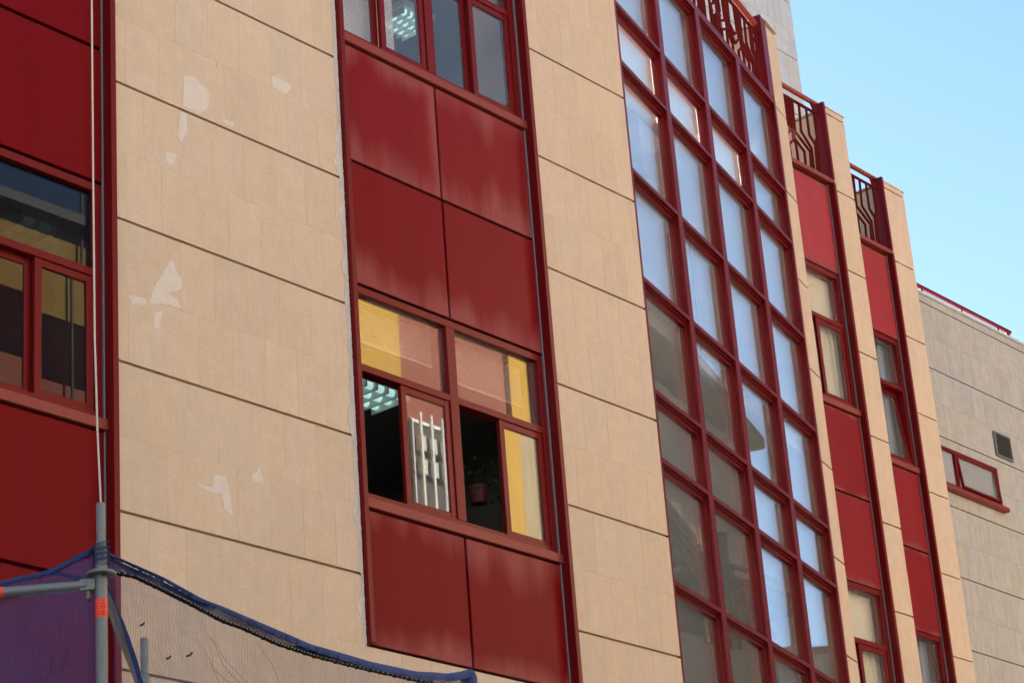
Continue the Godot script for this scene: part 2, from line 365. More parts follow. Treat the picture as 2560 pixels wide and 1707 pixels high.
func building_all():
	building = thing("office_building", Vector3.ZERO, "beige stone office building with dark red panel bays and a tall glazed stair bay", "building")
	# piers
	var pa = pier("stone_pier", 9.324, 11.52, 0.0, 14.54, 3.465, M.stone, M.mortar)
	coping(pa, 9.324, 11.52, 0.0, 14.54)
	var pb = pier("stone_pier", 13.822, 15.152, 0.0, 14.54, 3.465, M.stone, M.mortar)
	coping(pb, 13.822, 15.152, 0.0, 14.54)
	var g = Transform3D(Basis(Vector3.UP, TURN), CORNER)
	var pc = pier("stone_pier", 4.60, 4.93, 0.0, 14.51, 3.465, M.stone, M.mortar, g, 0.45, 4.78, 0.305)
	coping(pc, 4.60, 4.93, 0.0, 14.51, g, 0.47)
	var pd = pier("stone_pier", 21.82, 22.21, -1.85, 14.54, 3.465, M.stone, M.mortar, Transform3D(), 0.55)
	coping(pd, 21.82, 22.21, -1.85, 14.54)
	var pe = pier("stone_pier", 24.05, 24.52, -2.45, 14.54, 3.465, M.stone, M.mortar, Transform3D(), 1.9)
	coping(pe, 24.05, 24.52, -2.45, 14.54, Transform3D(), 1.9)
	# stone below the second bay, and the wall that goes on to the left
	pier("stone_apron", 11.522, 13.820, -0.012, 5.98, 4.465, M.stone, M.mortar)
	bx(building, "stone_wall", Vector3(-6, 0, -0.6), Vector3(7.02, 14.54, 0.0), M.stone[0])
	# repair patches and the sealant bead
	for p in [[9.962,9.736,10.033,9.763,10.196,9.712,10.191,9.573,10.096,9.485,10.026,9.49,9.945,9.501],
			[9.923,9.44,9.984,9.446,9.981,9.311,9.928,9.201,9.895,9.248], [10.293,9.533,10.428,9.538,10.416,9.491,10.344,9.499],
			[9.777,9.082,9.876,9.108,9.864,9.013,9.785,9.011], [9.818,8.319,9.855,8.242,9.902,8.193,9.9,8.113,9.773,8.053,9.85,8.036,9.906,7.973,9.752,7.969,9.619,7.931,9.64,8.022],
			[9.442,7.941,9.582,7.959,9.591,7.915,9.469,7.888], [9.656,7.871,9.74,7.92,9.721,7.877,9.691,7.773,9.654,7.778],
			[10.144,6.876,10.26,6.894,10.286,6.787,10.309,6.62,10.232,6.656,10.207,6.762,10.12,6.751,9.997,6.766,9.998,6.791,10.131,6.783],
			[10.563,7.046,10.598,6.923,10.497,6.906,10.489,6.961,10.54,6.987], [10.374,6.058,10.391,6.01,10.362,6.008], [10.815,10.066,10.958,10.066,11.023,10.036,10.952,9.956,10.821,9.97]]:
		put(pa, "repair_patch", flake(p, 0.0014, 0.0045), M.filler)
	# chips and pin holes in the slabs
	for c in [[10.28, 9.94, 0.012, 0.05], [10.11, 9.79, 0.008, 0.01], [10.27, 9.87, 0.006, 0.03], [9.90, 9.37, 0.004, 0.03], [11.05, 9.84, 0.004, 0.02], [11.06, 9.72, 0.004, 0.03], [9.96, 7.76, 0.006, 0.008], [10.46, 7.40, 0.006, 0.010], [10.9, 8.9, 0.007, 0.007], [14.27, 6.92, 0.010, 0.010], [14.34, 6.96, 0.006, 0.022], [14.83, 6.72, 0.010, 0.014], [14.32, 10.97, 0.008, 0.02], [14.42, 8.3, 0.006, 0.05], [14.1, 9.1, 0.006, 0.01], [9.7, 6.9, 0.005, 0.006], [10.7, 6.2, 0.006, 0.006]]:
		var q = []
		for k in 7:
			var an = TAU * k / 7.0; q.append_array([c[0] + cos(an) * c[2] * 0.5, c[1] + sin(an) * c[3] * 0.5])
		put(pa if c[0] < 12.0 else pb, "stone_chip", flake(q, 0.0012, 0.001), M.mortar)
	var edge = []
	var y = 5.98
	while y < 14.3:
		edge.append_array([11.515 - rng.randf_range(0.012, 0.05) - (0.05 if rng.randf() < 0.13 else 0.0), y]); y += rng.randf_range(0.05, 0.16)
	edge.append_array([11.518, 14.3, 11.518, 5.98])
	put(pa, "sealant_strip", flake(edge, 0.0035, 0.003), M.sealant)
	# bays
	var lv = 3.7
	bay(7.024, 9.320, 0.0, 2.0, 14.45, [[8.69, 9.69], [9.69, 10.68], [5.99, 6.98], [5.0, 5.99], [4.9 - 0.9, 5.0], [12.39, 13.4], [13.4, 14.4]], [0, 0, 0, 0, 0, 0])
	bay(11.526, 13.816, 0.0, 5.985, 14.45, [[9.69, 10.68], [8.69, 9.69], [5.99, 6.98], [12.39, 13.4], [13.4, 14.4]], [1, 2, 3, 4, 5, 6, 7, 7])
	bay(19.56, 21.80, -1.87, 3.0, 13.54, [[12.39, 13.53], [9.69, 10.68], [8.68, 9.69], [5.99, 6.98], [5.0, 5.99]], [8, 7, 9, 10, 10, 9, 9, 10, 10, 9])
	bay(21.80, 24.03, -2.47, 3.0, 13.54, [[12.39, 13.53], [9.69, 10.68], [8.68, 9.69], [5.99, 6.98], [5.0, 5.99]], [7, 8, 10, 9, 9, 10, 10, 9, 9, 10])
	# windows
	window(7.08, 9.265, 7.055, -0.045, [[7.138, 7.64, 0], [7.60, 8.10, 1], [8.22, 8.745, 1], [8.735, 9.205, 0]])
	window(7.08, 9.265, 10.755, -0.045, [[7.138, 7.64, 0], [7.60, 8.10, 1], [8.22, 8.745, 1], [8.735, 9.205, 0]])
	window(11.58, 13.76, 7.055, -0.045, [[12.09, 12.622, 0], [13.19, 13.702, 0]])
	window(11.58, 13.76, 10.755, -0.045, [[11.638, 12.115, 1], [12.105, 12.622, 0], [12.718, 13.20, 1], [13.19, 13.702, 0]])
	window(19.62, 21.745, 10.755, -1.915, [[19.69, 20.2, 0], [21.14, 21.687, 0]])
	window(19.62, 21.745, 7.055, -1.915, [[19.69, 20.2, 0], [21.14, 21.687, 0]])
	window(21.86, 23.975, 7.055, -2.515, [[21.93, 22.4, 0], [22.4, 22.87, 1], [22.97, 23.917, 0]])
	var w4 = window(21.86, 23.975, 10.755, -2.515, [[21.93, 22.4, 0], [22.4, 22.87, 1]])
	# the hopper sash of that window stands tilted in
	var hop = sash(w4, 22.97, 23.917, 10.79, 11.725, -2.54)
	hop.global_transform = Transform3D(Basis(), Vector3(0, 10.79, -2.54)) * Transform3D(Basis(Vector3.RIGHT, deg_to_rad(-5)), Vector3.ZERO) * Transform3D(Basis(), Vector3(0, -10.79, 2.54))
	# rooms behind the windows
	for yb in [6.15, 9.85]:
		room(6.3, 10.3, yb, yb + 2.52, -7.5, -0.17, M.room_wall, M.ceiling)
		room(10.5, 14.9, yb, yb + 2.52, -7.5, -0.17, M.room_wall, M.ceiling)
		room(19.6, 21.9, yb, yb + 2.85, -4.0, -2.05, M.room_wall, M.ceiling)
		room(22.05, 24.0, yb, yb + 2.85, -4.4, -2.65, M.room_wall, M.ceiling)
	# roof railings and what they stand on
	for a in [[19.5, 21.80, -1.93], [21.86, 24.03, -2.53]]:
		bx(building, "railing_sill", Vector3(a[0], 13.545, a[2] - 0.25), Vector3(a[1], 13.60, a[2] + 0.075), M.red_old, 0.004)
		railing(a[0], a[1] - 0.05, 13.60, 14.47, a[2])
		put(building, "handrail", tube([Vector3(a[0], 14.63, a[2] - 0.04), Vector3(a[1] + 0.16, 14.63, a[2] - 0.04)], 0.03, 14), M.handrail)
		bx(building, "railing_post", Vector3(a[1] - 0.03, 13.60, a[2] - 0.07), Vector3(a[1] + 0.012, 14.60, a[2] + 0.09), M.red, 0.004)
		put(building, "rail_bracket", tube([Vector3(a[1] - 0.1, 14.47, a[2]), Vector3(a[1] - 0.1, 14.62, a[2] - 0.04)], 0.012, 8), M.bar)
	glazed_bay(g)
	# roof slabs
	bx(building, "roof_slab", Vector3(-6, 14.0, -9), Vector3(15.0, 14.3, -0.62), M.grey_stone[0])
	bx(building, "roof_slab", Vector3(19.3, 13.2, -9), Vector3(24.3, 13.5, -2.75), M.grey_stone[0])
	# the wing that stands further back, the penthouse and the tower
	var wf = pier("wing_wall", 24.6, 31.6, -4.05, 14.58, 8.465, M.grey_stone, M.mortar_grey, Transform3D(), 0.6, 27.94, 0.342)
	bx(wf, "wing_coping", Vector3(24.6, 14.58, -4.7), Vector3(31.6, 14.62, -4.02), M.pale_stone[0], 0.004)
	put(wf, "wing_handrail", tube([Vector3(24.7, 14.78, -4.14), Vector3(30.32, 14.78, -4.14)], 0.032, 12), M.red)
	for u in [25.4, 26.6, 27.8, 28.9, 29.95]: put(wf, "rail_stub", tube([Vector3(u, 14.6, -4.14), Vector3(u, 14.78, -4.14)], 0.018, 8), M.red)
	put(wf, "rail_stub", tube([Vector3(30.25, 14.6, -4.14), Vector3(30.25, 14.78, -4.14)], 0.03, 8), M.red)
	bx(building, "wing_core", Vector3(24.6, 0, -14), Vector3(31.6, 14.3, -4.66), M.grey_stone[1])
	var tw = pier("tower_wall", 23.6, 27.94, -5.7, 23.1, 14.1, M.pale_stone, M.mortar_grey, Transform3D(), 0.5, 27.6, 0.36)
	bx(tw, "tower_core", Vector3(23.6, 0.0, -10.5), Vector3(27.93, 23.05, -6.21), M.pale_stone[0])
	# window of the wing
	var wx0 = 26.9; var wx1 = 28.95
	var ww = put(building, "window", frame_mesh(wx0, wx1, 11.73, 12.30, -4.08, -4.0, 0.05, [27.80], [], 0.05, 0.05), M.red)
	panes(ww, wx0 + 0.05, 27.775, 11.78, 12.25, -4.035)
	bx(ww, "pane_sheet", Vector3(wx0, 11.74, -4.0465), Vector3(wx1, 12.29, -4.0445), mat(lin(0.36, 0.38, 0.40), 0.8))  # added sheet, its grey stands in for sky mirrored in the pane
	var tilt = put(ww, "sash", frame_mesh(-0.53, 0.53, -0.25, 0.25, -0.02, 0.015, 0.035, [], [], 0, 0), M.red, Transform3D(Basis(Vector3(1, 0, 0), deg_to_rad(-5)), Vector3(28.36, 12.015, -3.995)))
	bx(tilt, "pane", Vector3(-0.50, -0.22, -0.004), Vector3(0.50, 0.22, 0.002), M.glass, 0.0, tilt.global_transform)
	bx(ww, "sill", Vector3(wx0, 11.665, -4.06), Vector3(wx1 + 0.10, 11.725, -3.95), M.red_old, 0.005)
	# louvred vent
	var vent = put(building, "wall_vent", frame_mesh(29.07, 29.53, 12.53, 12.90, -4.05, -4.012, 0.025, [], [], 0, 0), M.zinc)
	bx(vent, "vent_back", Vector3(29.09, 12.55, -4.0465), Vector3(29.51, 12.88, -4.0445), M.shutter)
	for k in 9:
		put(vent, "slat", box_mesh(Vector3(0.40, 0.004, 0.034), 0.0), M.zinc, Transform3D(Basis(Vector3.RIGHT, deg_to_rad(35)), Vector3(29.30, 12.572 + k * 0.0365, -4.03)))

func glazed_bay(g: Transform3D):
	var o = Node3D.new(); o.name = "glazed_stair_bay"; building.add_child(o); o.global_transform = g
	var rows = [3.30, 4.30, 5.30, 6.10, 7.12, 8.165, 8.77, 9.79, 10.815, 11.875, 12.48, 13.52]
	var posts = [[0.0, 0.05], [1.095, 1.205], [2.24, 2.355], [3.385, 3.505], [4.545, 4.598]]
	for p in posts:
		var st = new_st(); var w = p[1] - p[0]; var c = (p[0] + p[1]) / 2
		add_box(st, Vector3(c, 8.4, -0.012), Vector3(w, 10.3, 0.024), Basis(), 0.003)
		add_box(st, Vector3(c, 8.4, -0.033), Vector3(w - 0.022, 10.3, 0.018), Basis(), 0.0)
		add_box(st, Vector3(c, 8.4, -0.075), Vector3(w - 0.004, 10.3, 0.066), Basis(), 0.003)
		put(o, "mullion", st.commit(), M.red, g)
	for i in rows.size():
		for k in 4:
			var a = posts[k][1] - 0.003; var b = posts[k + 1][0] + 0.003; var y = rows[i]
			var st = new_st(); var c = (a + b) / 2; var w = b - a
			add_box(st, Vector3(c, y - 0.021, -0.016), Vector3(w, 0.042, 0.030), Basis(), 0.003)
			add_box(st, Vector3(c, y - 0.035, -0.04), Vector3(w, 0.045, 0.02), Basis(), 0.0)
			add_box(st, Vector3(c, y - 0.052, -0.073), Vector3(w, 0.072, 0.048), Basis(), 0.003)
			put(o, "transom", st.commit(), M.red, g)
			if i > 0:
				panes(o, a + 0.004, b - 0.004, rows[i - 1] + 0.0, y - 0.06, -0.078, g, true)
	# roof edge and railing above
	bx(o, "roof_edge", Vector3(0.0, 13.525, -0.30), Vector3(4.59, 13.56, -0.004), M.red, 0.003, g)
	railing(0.1, 4.44, 13.565, 14.32, -0.07, g)
	put(o, "handrail", tube([g * Vector3(0.0, 14.42, -0.07), g * Vector3(4.46, 14.42, -0.07)], 0.032, 14), M.handrail)
	bx(o, "railing_post", Vector3(4.44, 13.56, -0.14), Vector3(4.595, 14.52, -0.002), M.red, 0.004, g)
	for s in [0.9, 2.1, 3.3]: bx(o, "railing_post", Vector3(s, 13.56, -0.13), Vector3(s + 0.05, 14.40, -0.09), M.red, 0.004, g)
	railing(0.3, 4.3, 13.6, 14.5, -1.15, g)
	bx(o, "pergola_column", Vector3(3.93, 13.5, -1.75), Vector3(4.16, 16.6, -1.5), M.red, 0.006, g)
	# the stairwell behind the glass
	var w = bx(building, "stairwell_back_wall", Vector3(14.9, 2.6, -4.4), Vector3(20.6, 13.45, -4.25), M.cream)
	bx(w, "side_wall", Vector3(14.95, 2.6, -4.25), Vector3(15.1, 13.45, -0.62), M.cream)
	bx(w, "side_wall", Vector3(19.45, 2.6, -4.25), Vector3(19.55, 13.45, -1.62), M.cream)
	bx(w, "roof_slab", Vector3(0.0, 13.40, -1.3), Vector3(4.6, 13.50, -0.17), M.cream, 0.0, g)
	bx(w, "roof_slab", Vector3(14.9, 13.40, -4.4), Vector3(20.4, 13.50, -3.55), M.cream)
	bx(w, "floor_slab", Vector3(14.9, 2.5, -4.4), Vector3(20.4, 2.6, -0.6), M.cream)
	bx(w, "landing_slab", Vector3(0.05, 9.56, -0.62), Vector3(4.55, 9.74, -0.17), M.cream, 0.0, g)
	bx(w, "rooflight", Vector3(15.0, 13.42, -3.55), Vector3(20.3, 13.43, -1.3), M.glass)
	# flight of stairs parallel to the main facade
	var pitch = tan(deg_to_rad(33.0)); var za = -1.45; var zb = -2.6
	for run in [[18.0, 8.05, 17, -1.0], [18.0, 4.0, 14, -1.0]]:
		var st = new_st()
		var a = Vector3(run[0], run[1], (za + zb) / 2); var len = 0.27 * run[2]
		var e = a + Vector3(-len, len * pitch, 0)
		st_bar(st, a + Vector3(0, 0.02, 0), e + Vector3(0, 0.02, 0), 0.16, za - zb, 0.1)
		var fl = put(building, "stair_flight", st.commit(), M.slate)
		for k in int(run[2]):
			bx(fl, "step", Vector3(run[0] - 0.27 * (k + 1), run[1] + 0.27 * k * pitch + 0.06, zb), Vector3(run[0] - 0.27 * k + 0.02, run[1] + 0.27 * (k + 1) * pitch + 0.06, za + 0.01), M.cream, 0.004)
		for k in 5:
			var off = -0.12 - 0.10 * k
			var p = [a + Vector3(-len, len * pitch + off, 0), a + Vector3(-0.55 + 0.1 * k, (0.55 - 0.1 * k) * pitch + off, 0), a + Vector3(-0.50 + 0.1 * k, -0.75, 0)]
			for q in p.size(): p[q].z = za + 0.12
			put(fl, "bar", polybar(p, 0.05, 0.03), M.stair_black)
		bx(fl, "landing", Vector3(run[0], run[1] - 0.12, zb), Vector3(19.4, run[1] + 0.04, za), M.slate)
		bx(fl, "newel_post", Vector3(run[0] - 0.02, run[1] - 0.7, za + 0.02), Vector3(run[0] + 0.05, run[1] + 0.4, za + 0.09), M.stair_black)
		for q in [[0.12, -0.7, 0.12, 0.1, 0.9, 0.1], [0.2, -0.1, 0.42, -0.12, 0.75, -0.5], [0.2, -0.3, 0.38, -0.32, 0.6, -0.62]]:
			var p = []
			for k in 3: p.append(Vector3(run[0] + q[2 * k], run[1] + q[2 * k + 1], za + 0.05))
			put(fl, "bar", polybar(p, 0.035, 0.03), M.stair_black)

# ---------------------------------------------------------------- inside the windows
func insides():
	var st: SurfaceTool
	# lit louvre lights
	for a in [[12.74, 8.60, -1.52, 0.62, 0.42, "lit louvred ceiling light seen through the open sliding window", 0.10], [13.66, 12.30, -1.52, 0.36, 0.36, "lit louvred ceiling light behind the window with half drawn blind", 0.12], [9.02, 8.60, -0.90, 0.66, 0.36, "lit louvred ceiling light behind the window beside the hanging cable", 0.012]]:
		var o = Vector3(a[0], a[1], a[2]); var w: float = a[3]; var d: float = a[4]
		var t = thing("ceiling_light", o, a[5], "light")
		bx(t, "housing", o + Vector3(-0.02, 0, -0.02), o + Vector3(w + 0.02, 0.05, d + 0.02), M.white)
		var tubes = mat(Color(0.8, 1.0, 0.97), 0.5); tubes.emission_enabled = true; tubes.emission = Color(0.82, 1.0, 0.98); tubes.emission_energy_multiplier = a[6]
		for k in 3: put(t, "lamp_tube", tube([o + Vector3(0.02, -0.02, d * (k + 0.5) / 3.0), o + Vector3(w - 0.02, -0.02, d * (k + 0.5) / 3.0)], 0.03, 8), tubes)
		for k in 6: bx(t, "louvre", o + Vector3(w * k / 5.0 - 0.004, -0.07, 0), o + Vector3(w * k / 5.0 + 0.004, -0.005, d), M.white)
		var l = AreaLight3D.new(); l.name = "ceiling_glow"; l.area_size = Vector2(w, d); l.light_energy = 0.015; l.light_color = Color(0.8, 1.0, 0.97); l.shadow_enabled = true; l.area_range = 8.0
		add_child(l); l.global_transform = Transform3D(Basis(Vector3.RIGHT, -PI / 2), o + Vector3(w / 2, -0.09, d / 2))
	# venetian blinds
	for a in [[11.66, 12.62, 8.36, 8.62, "gathered venetian blind behind the fixed light over the left open sash"], [12.72, 13.68, 8.30, 8.62, "gathered venetian blind behind the fixed light over the right open sash"], [11.66, 12.42, 10.82, 12.3, "drawn venetian blind covering half of the upper window"]]:
		var t = thing("venetian_blind", Vector3(a[0], a[2], -0.22), a[4], "blind")
		bx(t, "head_rail", Vector3(a[0], a[3], -0.235), Vector3(a[1], a[3] + 0.025, -0.205), M.blind)
		st = new_st(); var y = a[2]
		while y < a[3]:
			add_box(st, Vector3((a[0] + a[1]) / 2, y, -0.22), Vector3(a[1] - a[0], 0.0012, 0.026), Basis(Vector3.RIGHT, deg_to_rad(64))); y += 0.021
		put(t, "slats", st.commit(), M.white if a[3] > 12.0 else M.blind).set_meta("kind", "stuff")
		bx(t, "bottom_rail", Vector3(a[0], a[2] - 0.03, -0.232), Vector3(a[1], a[2] - 0.014, -0.208), M.blind, 0.002)
	# curtains
	var cur_m = mat(lin(0.64, 0.62, 0.52), 0.9, 0.2); var cur_b = mat(lin(0.30, 0.38, 0.48), 0.9, 0.2)
	for a in [[21.16, 21.74, 10.8, 11.75, -2.06, cur_m, "pale yellow curtain behind the part open window of the stepped bay"], [21.16, 21.74, 7.1, 8.06, -2.06, cur_m, "pale yellow curtain in the lower window of the stepped bay"], [22.95, 23.95, 10.8, 12.36, -2.72, cur_b, "blue grey sheer curtain behind the tilted hopper window"], [22.95, 23.95, 7.1, 8.66, -2.72, cur_b, "blue grey sheer curtain in the low window beside the grey wing"]]:
		st = new_st(); var n = 60
		for i in n:
			var q = []
			for k in [i, i + 1]:
				var u = lerpf(a[0], a[1], float(k) / n)
				q.append(Vector3(u, a[2], a[4] + 0.025 * sin(u * 42.0) + 0.012 * sin(u * 97.0)))
			var nn = Vector3(q[1].z - q[0].z, 0, -(q[1].x - q[0].x)).normalized() * -1.0
			poly(st, [q[0], q[1], q[1] + Vector3(0, a[3] - a[2], 0), q[0] + Vector3(0, a[3] - a[2], 0)], nn)
		tag(put(self, "curtain", st.commit(), a[5]), a[6], "curtain")
	for a in [[11.76, 12.36, "cream roller blind behind the fixed light of the stepped bay"], [8.06, 8.66, "cream roller blind behind the fixed light of the lower stepped bay window"]]:
		tag(bx(self, "pane_sheet", Vector3(20.75, a[0], -2.062), Vector3(21.74, a[1], -2.058), cur_m), a[2], "blind")
	# plants on the sill and hanging in the open window
	for a in [[12.10, 7.06, -0.62, 0.16, M.flower, "red flowering pot plant inside the open sash on the left"], [13.70, 7.66, -0.75, 0.20, M.leaf, "trailing green plant in a red hanging pot in the open sash"]]:
		var t = thing("potted_plant", Vector3(a[0], a[1], a[2]), a[5], "plant")
		put(t, "pot", tube([Vector3(a[0], a[1] - 0.02, a[2]), Vector3(a[0], a[1] + 0.12, a[2])], [0.06, 0.085], 16), M.pot)
		st = new_st()
		for i in 90:
			var d = Vector3(rng.randfn(0, 1), rng.randfn(0.5, 0.9), rng.randfn(0, 0.7)).normalized() * a[3] * rng.randf_range(0.35, 1.1)
			var c = Vector3(a[0], a[1] + 0.17, a[2]) + d; var s = rng.randf_range(0.015, 0.035)
			var x = Vector3(rng.randfn(), rng.randfn(), rng.randfn()).normalized(); var yv = x.cross(d).normalized()
			poly(st, [c - x * s, c - yv * s * 0.5, c + x * s, c + yv * s * 0.5], x.cross(yv).normalized())
		put(t, "foliage", st.commit(), a[4])
	# globe lamps of the stairwell
	for a in [Vector3(17.66, 9.86, -1.40), Vector3(18.02, 10.15, -1.40)]:
		var t = thing("globe_lamp", a, ("lower" if a.y < 10.0 else "higher") + " of two frosted globe pendants in the glazed stairwell", "lamp", "globe pendants in the stairwell")
		var s = SphereMesh.new(); s.radius = 0.15; s.height = 0.3; s.radial_segments = 32; s.rings = 16
		put(t, "globe", s, M.cream, Transform3D(Basis(), a))
		put(t, "rod", tube([a + Vector3(0, 0.14, 0), a + Vector3(0, 1.6, 0)], 0.008, 6), M.stair_black)

# ---------------------------------------------------------------- scaffold, net, cable
func curve_at(pts: Array, f: float) -> Vector3:
	var c = Curve3D.new()
	for p in pts: c.add_point(p)
	return c.sample_baked(f * c.get_baked_length(), true)

func scaffold():
	var p = Vector3(6.256, 0, 3.4); var q = Vector3(7.65, 0, 2.1); var r = Vector3(5.03, 0, 1.8); var e = Vector3(9.06, 0, 2.96)
	var t = thing("scaffold", Vector3(p.x, 0.15, p.z), "galvanised tube scaffold with rosette node and orange tag before the stone facade", "scaffold")
	for a in [[p, 4.92], [q, 4.88], [r, 4.90], [e, 4.70]]:
		var b: Vector3 = a[0]; var top: float = a[1]
		var up = func(y): return Vector3(b.x, y, b.z)
		var s = put(t, "standard", tube([up.call(0.15), up.call(2.0), up.call(4.20), up.call(4.202), up.call(top - 0.20), up.call(top - 0.175), up.call(top - 0.145), up.call(top - 0.12), up.call(top - 0.006), up.call(top)], [0.0242, 0.0242, 0.0242, 0.0250, 0.0250, 0.0200, 0.0175, 0.0195, 0.0195, 0.017], 20), M.zinc)
		for y in [4.615, 4.115, 2.6]:
			put(s, "rosette", tube([up.call(y - 0.006), up.call(y - 0.004), up.call(y + 0.004), up.call(y + 0.006)], [0.058, 0.062, 0.062, 0.058], 24), M.zinc)
		put(s, "base_plate", box_mesh(Vector3(0.15, 0.01, 0.15), 0.002), M.zinc, Transform3D(Basis(), up.call(0.155)))
	for a in [[p, q, 4.59], [p, r, 4.57], [p, q, 2.6], [p, r, 2.6]]:
		var u: Vector3 = a[0] + Vector3(0, a[2], 0); var v: Vector3 = a[1] + Vector3(0, a[2], 0); var d = (v - u).normalized()
		var l = put(t, "ledger", tube([u + d * 0.06, v - d * 0.06], 0.0225, 14), M.zinc)
		for w in [u + d * 0.052, v - d * 0.052]:
			var st = new_st(); st_bar(st, w - d * 0.03, w + d * 0.035, 0.036, 0.05, 0.0, Vector3.UP)
			add_box(st, w + Vector3(0, -0.035, 0), Vector3(0.02, 0.05, 0.02), Basis(), 0.003)
			put(l, "wedge_head", st.commit(), M.zinc)
	# the orange inspection sleeves
	var s1 = put(t, "orange_sleeve", tube([p + Vector3(0, 4.425, 0), p + Vector3(0, 4.505, 0)], 0.0258, 20), M.orange_tag)
	for k in 6:
		var a0 = Vector3(-0.010 + 0.004 * (k % 2), 4.437 + 0.011 * k, 0)
		put(s1, "print_line", box_mesh(Vector3(0.022 - 0.006 * (k % 3), 0.0022, 0.0012)), M.ink, Transform3D(Basis(Vector3.UP, -0.55), p + Vector3(-0.0115, a0.y, 0.0232)))
	var dr = (r - p).normalized()
	put(t, "orange_sleeve", tube([p + Vector3(0, 4.57, 0) + dr * 0.40, p + Vector3(0, 4.57, 0) + dr * 0.62], 0.0238, 16), M.orange_tag)
	var dq = (q - p).normalized()
	put(t, "orange_sleeve", tube([p + Vector3(0, 4.59, 0) + dq * 0.10, p + Vector3(0, 4.59, 0) + dq * 0.16], 0.0238, 16), mat(lin(0.30, 0.03, 0.015), 0.6))
	# white cable hanging down in front of the facade to the standard
	var pts = [Vector3(6.21, 9.6, 3.41), Vector3(6.213, 7.31, 3.41), Vector3(6.220, 6.36, 3.405), Vector3(6.228, 5.65, 3.40), Vector3(6.241, 5.21, 3.40), Vector3(6.256, 4.915, 3.40)]
	tag(put(self, "hanging_cable", tube(pts, 0.0042, 8), M.cable), "thin white cable hanging down to the scaffold pole", "cable")
	net(p, e, r)

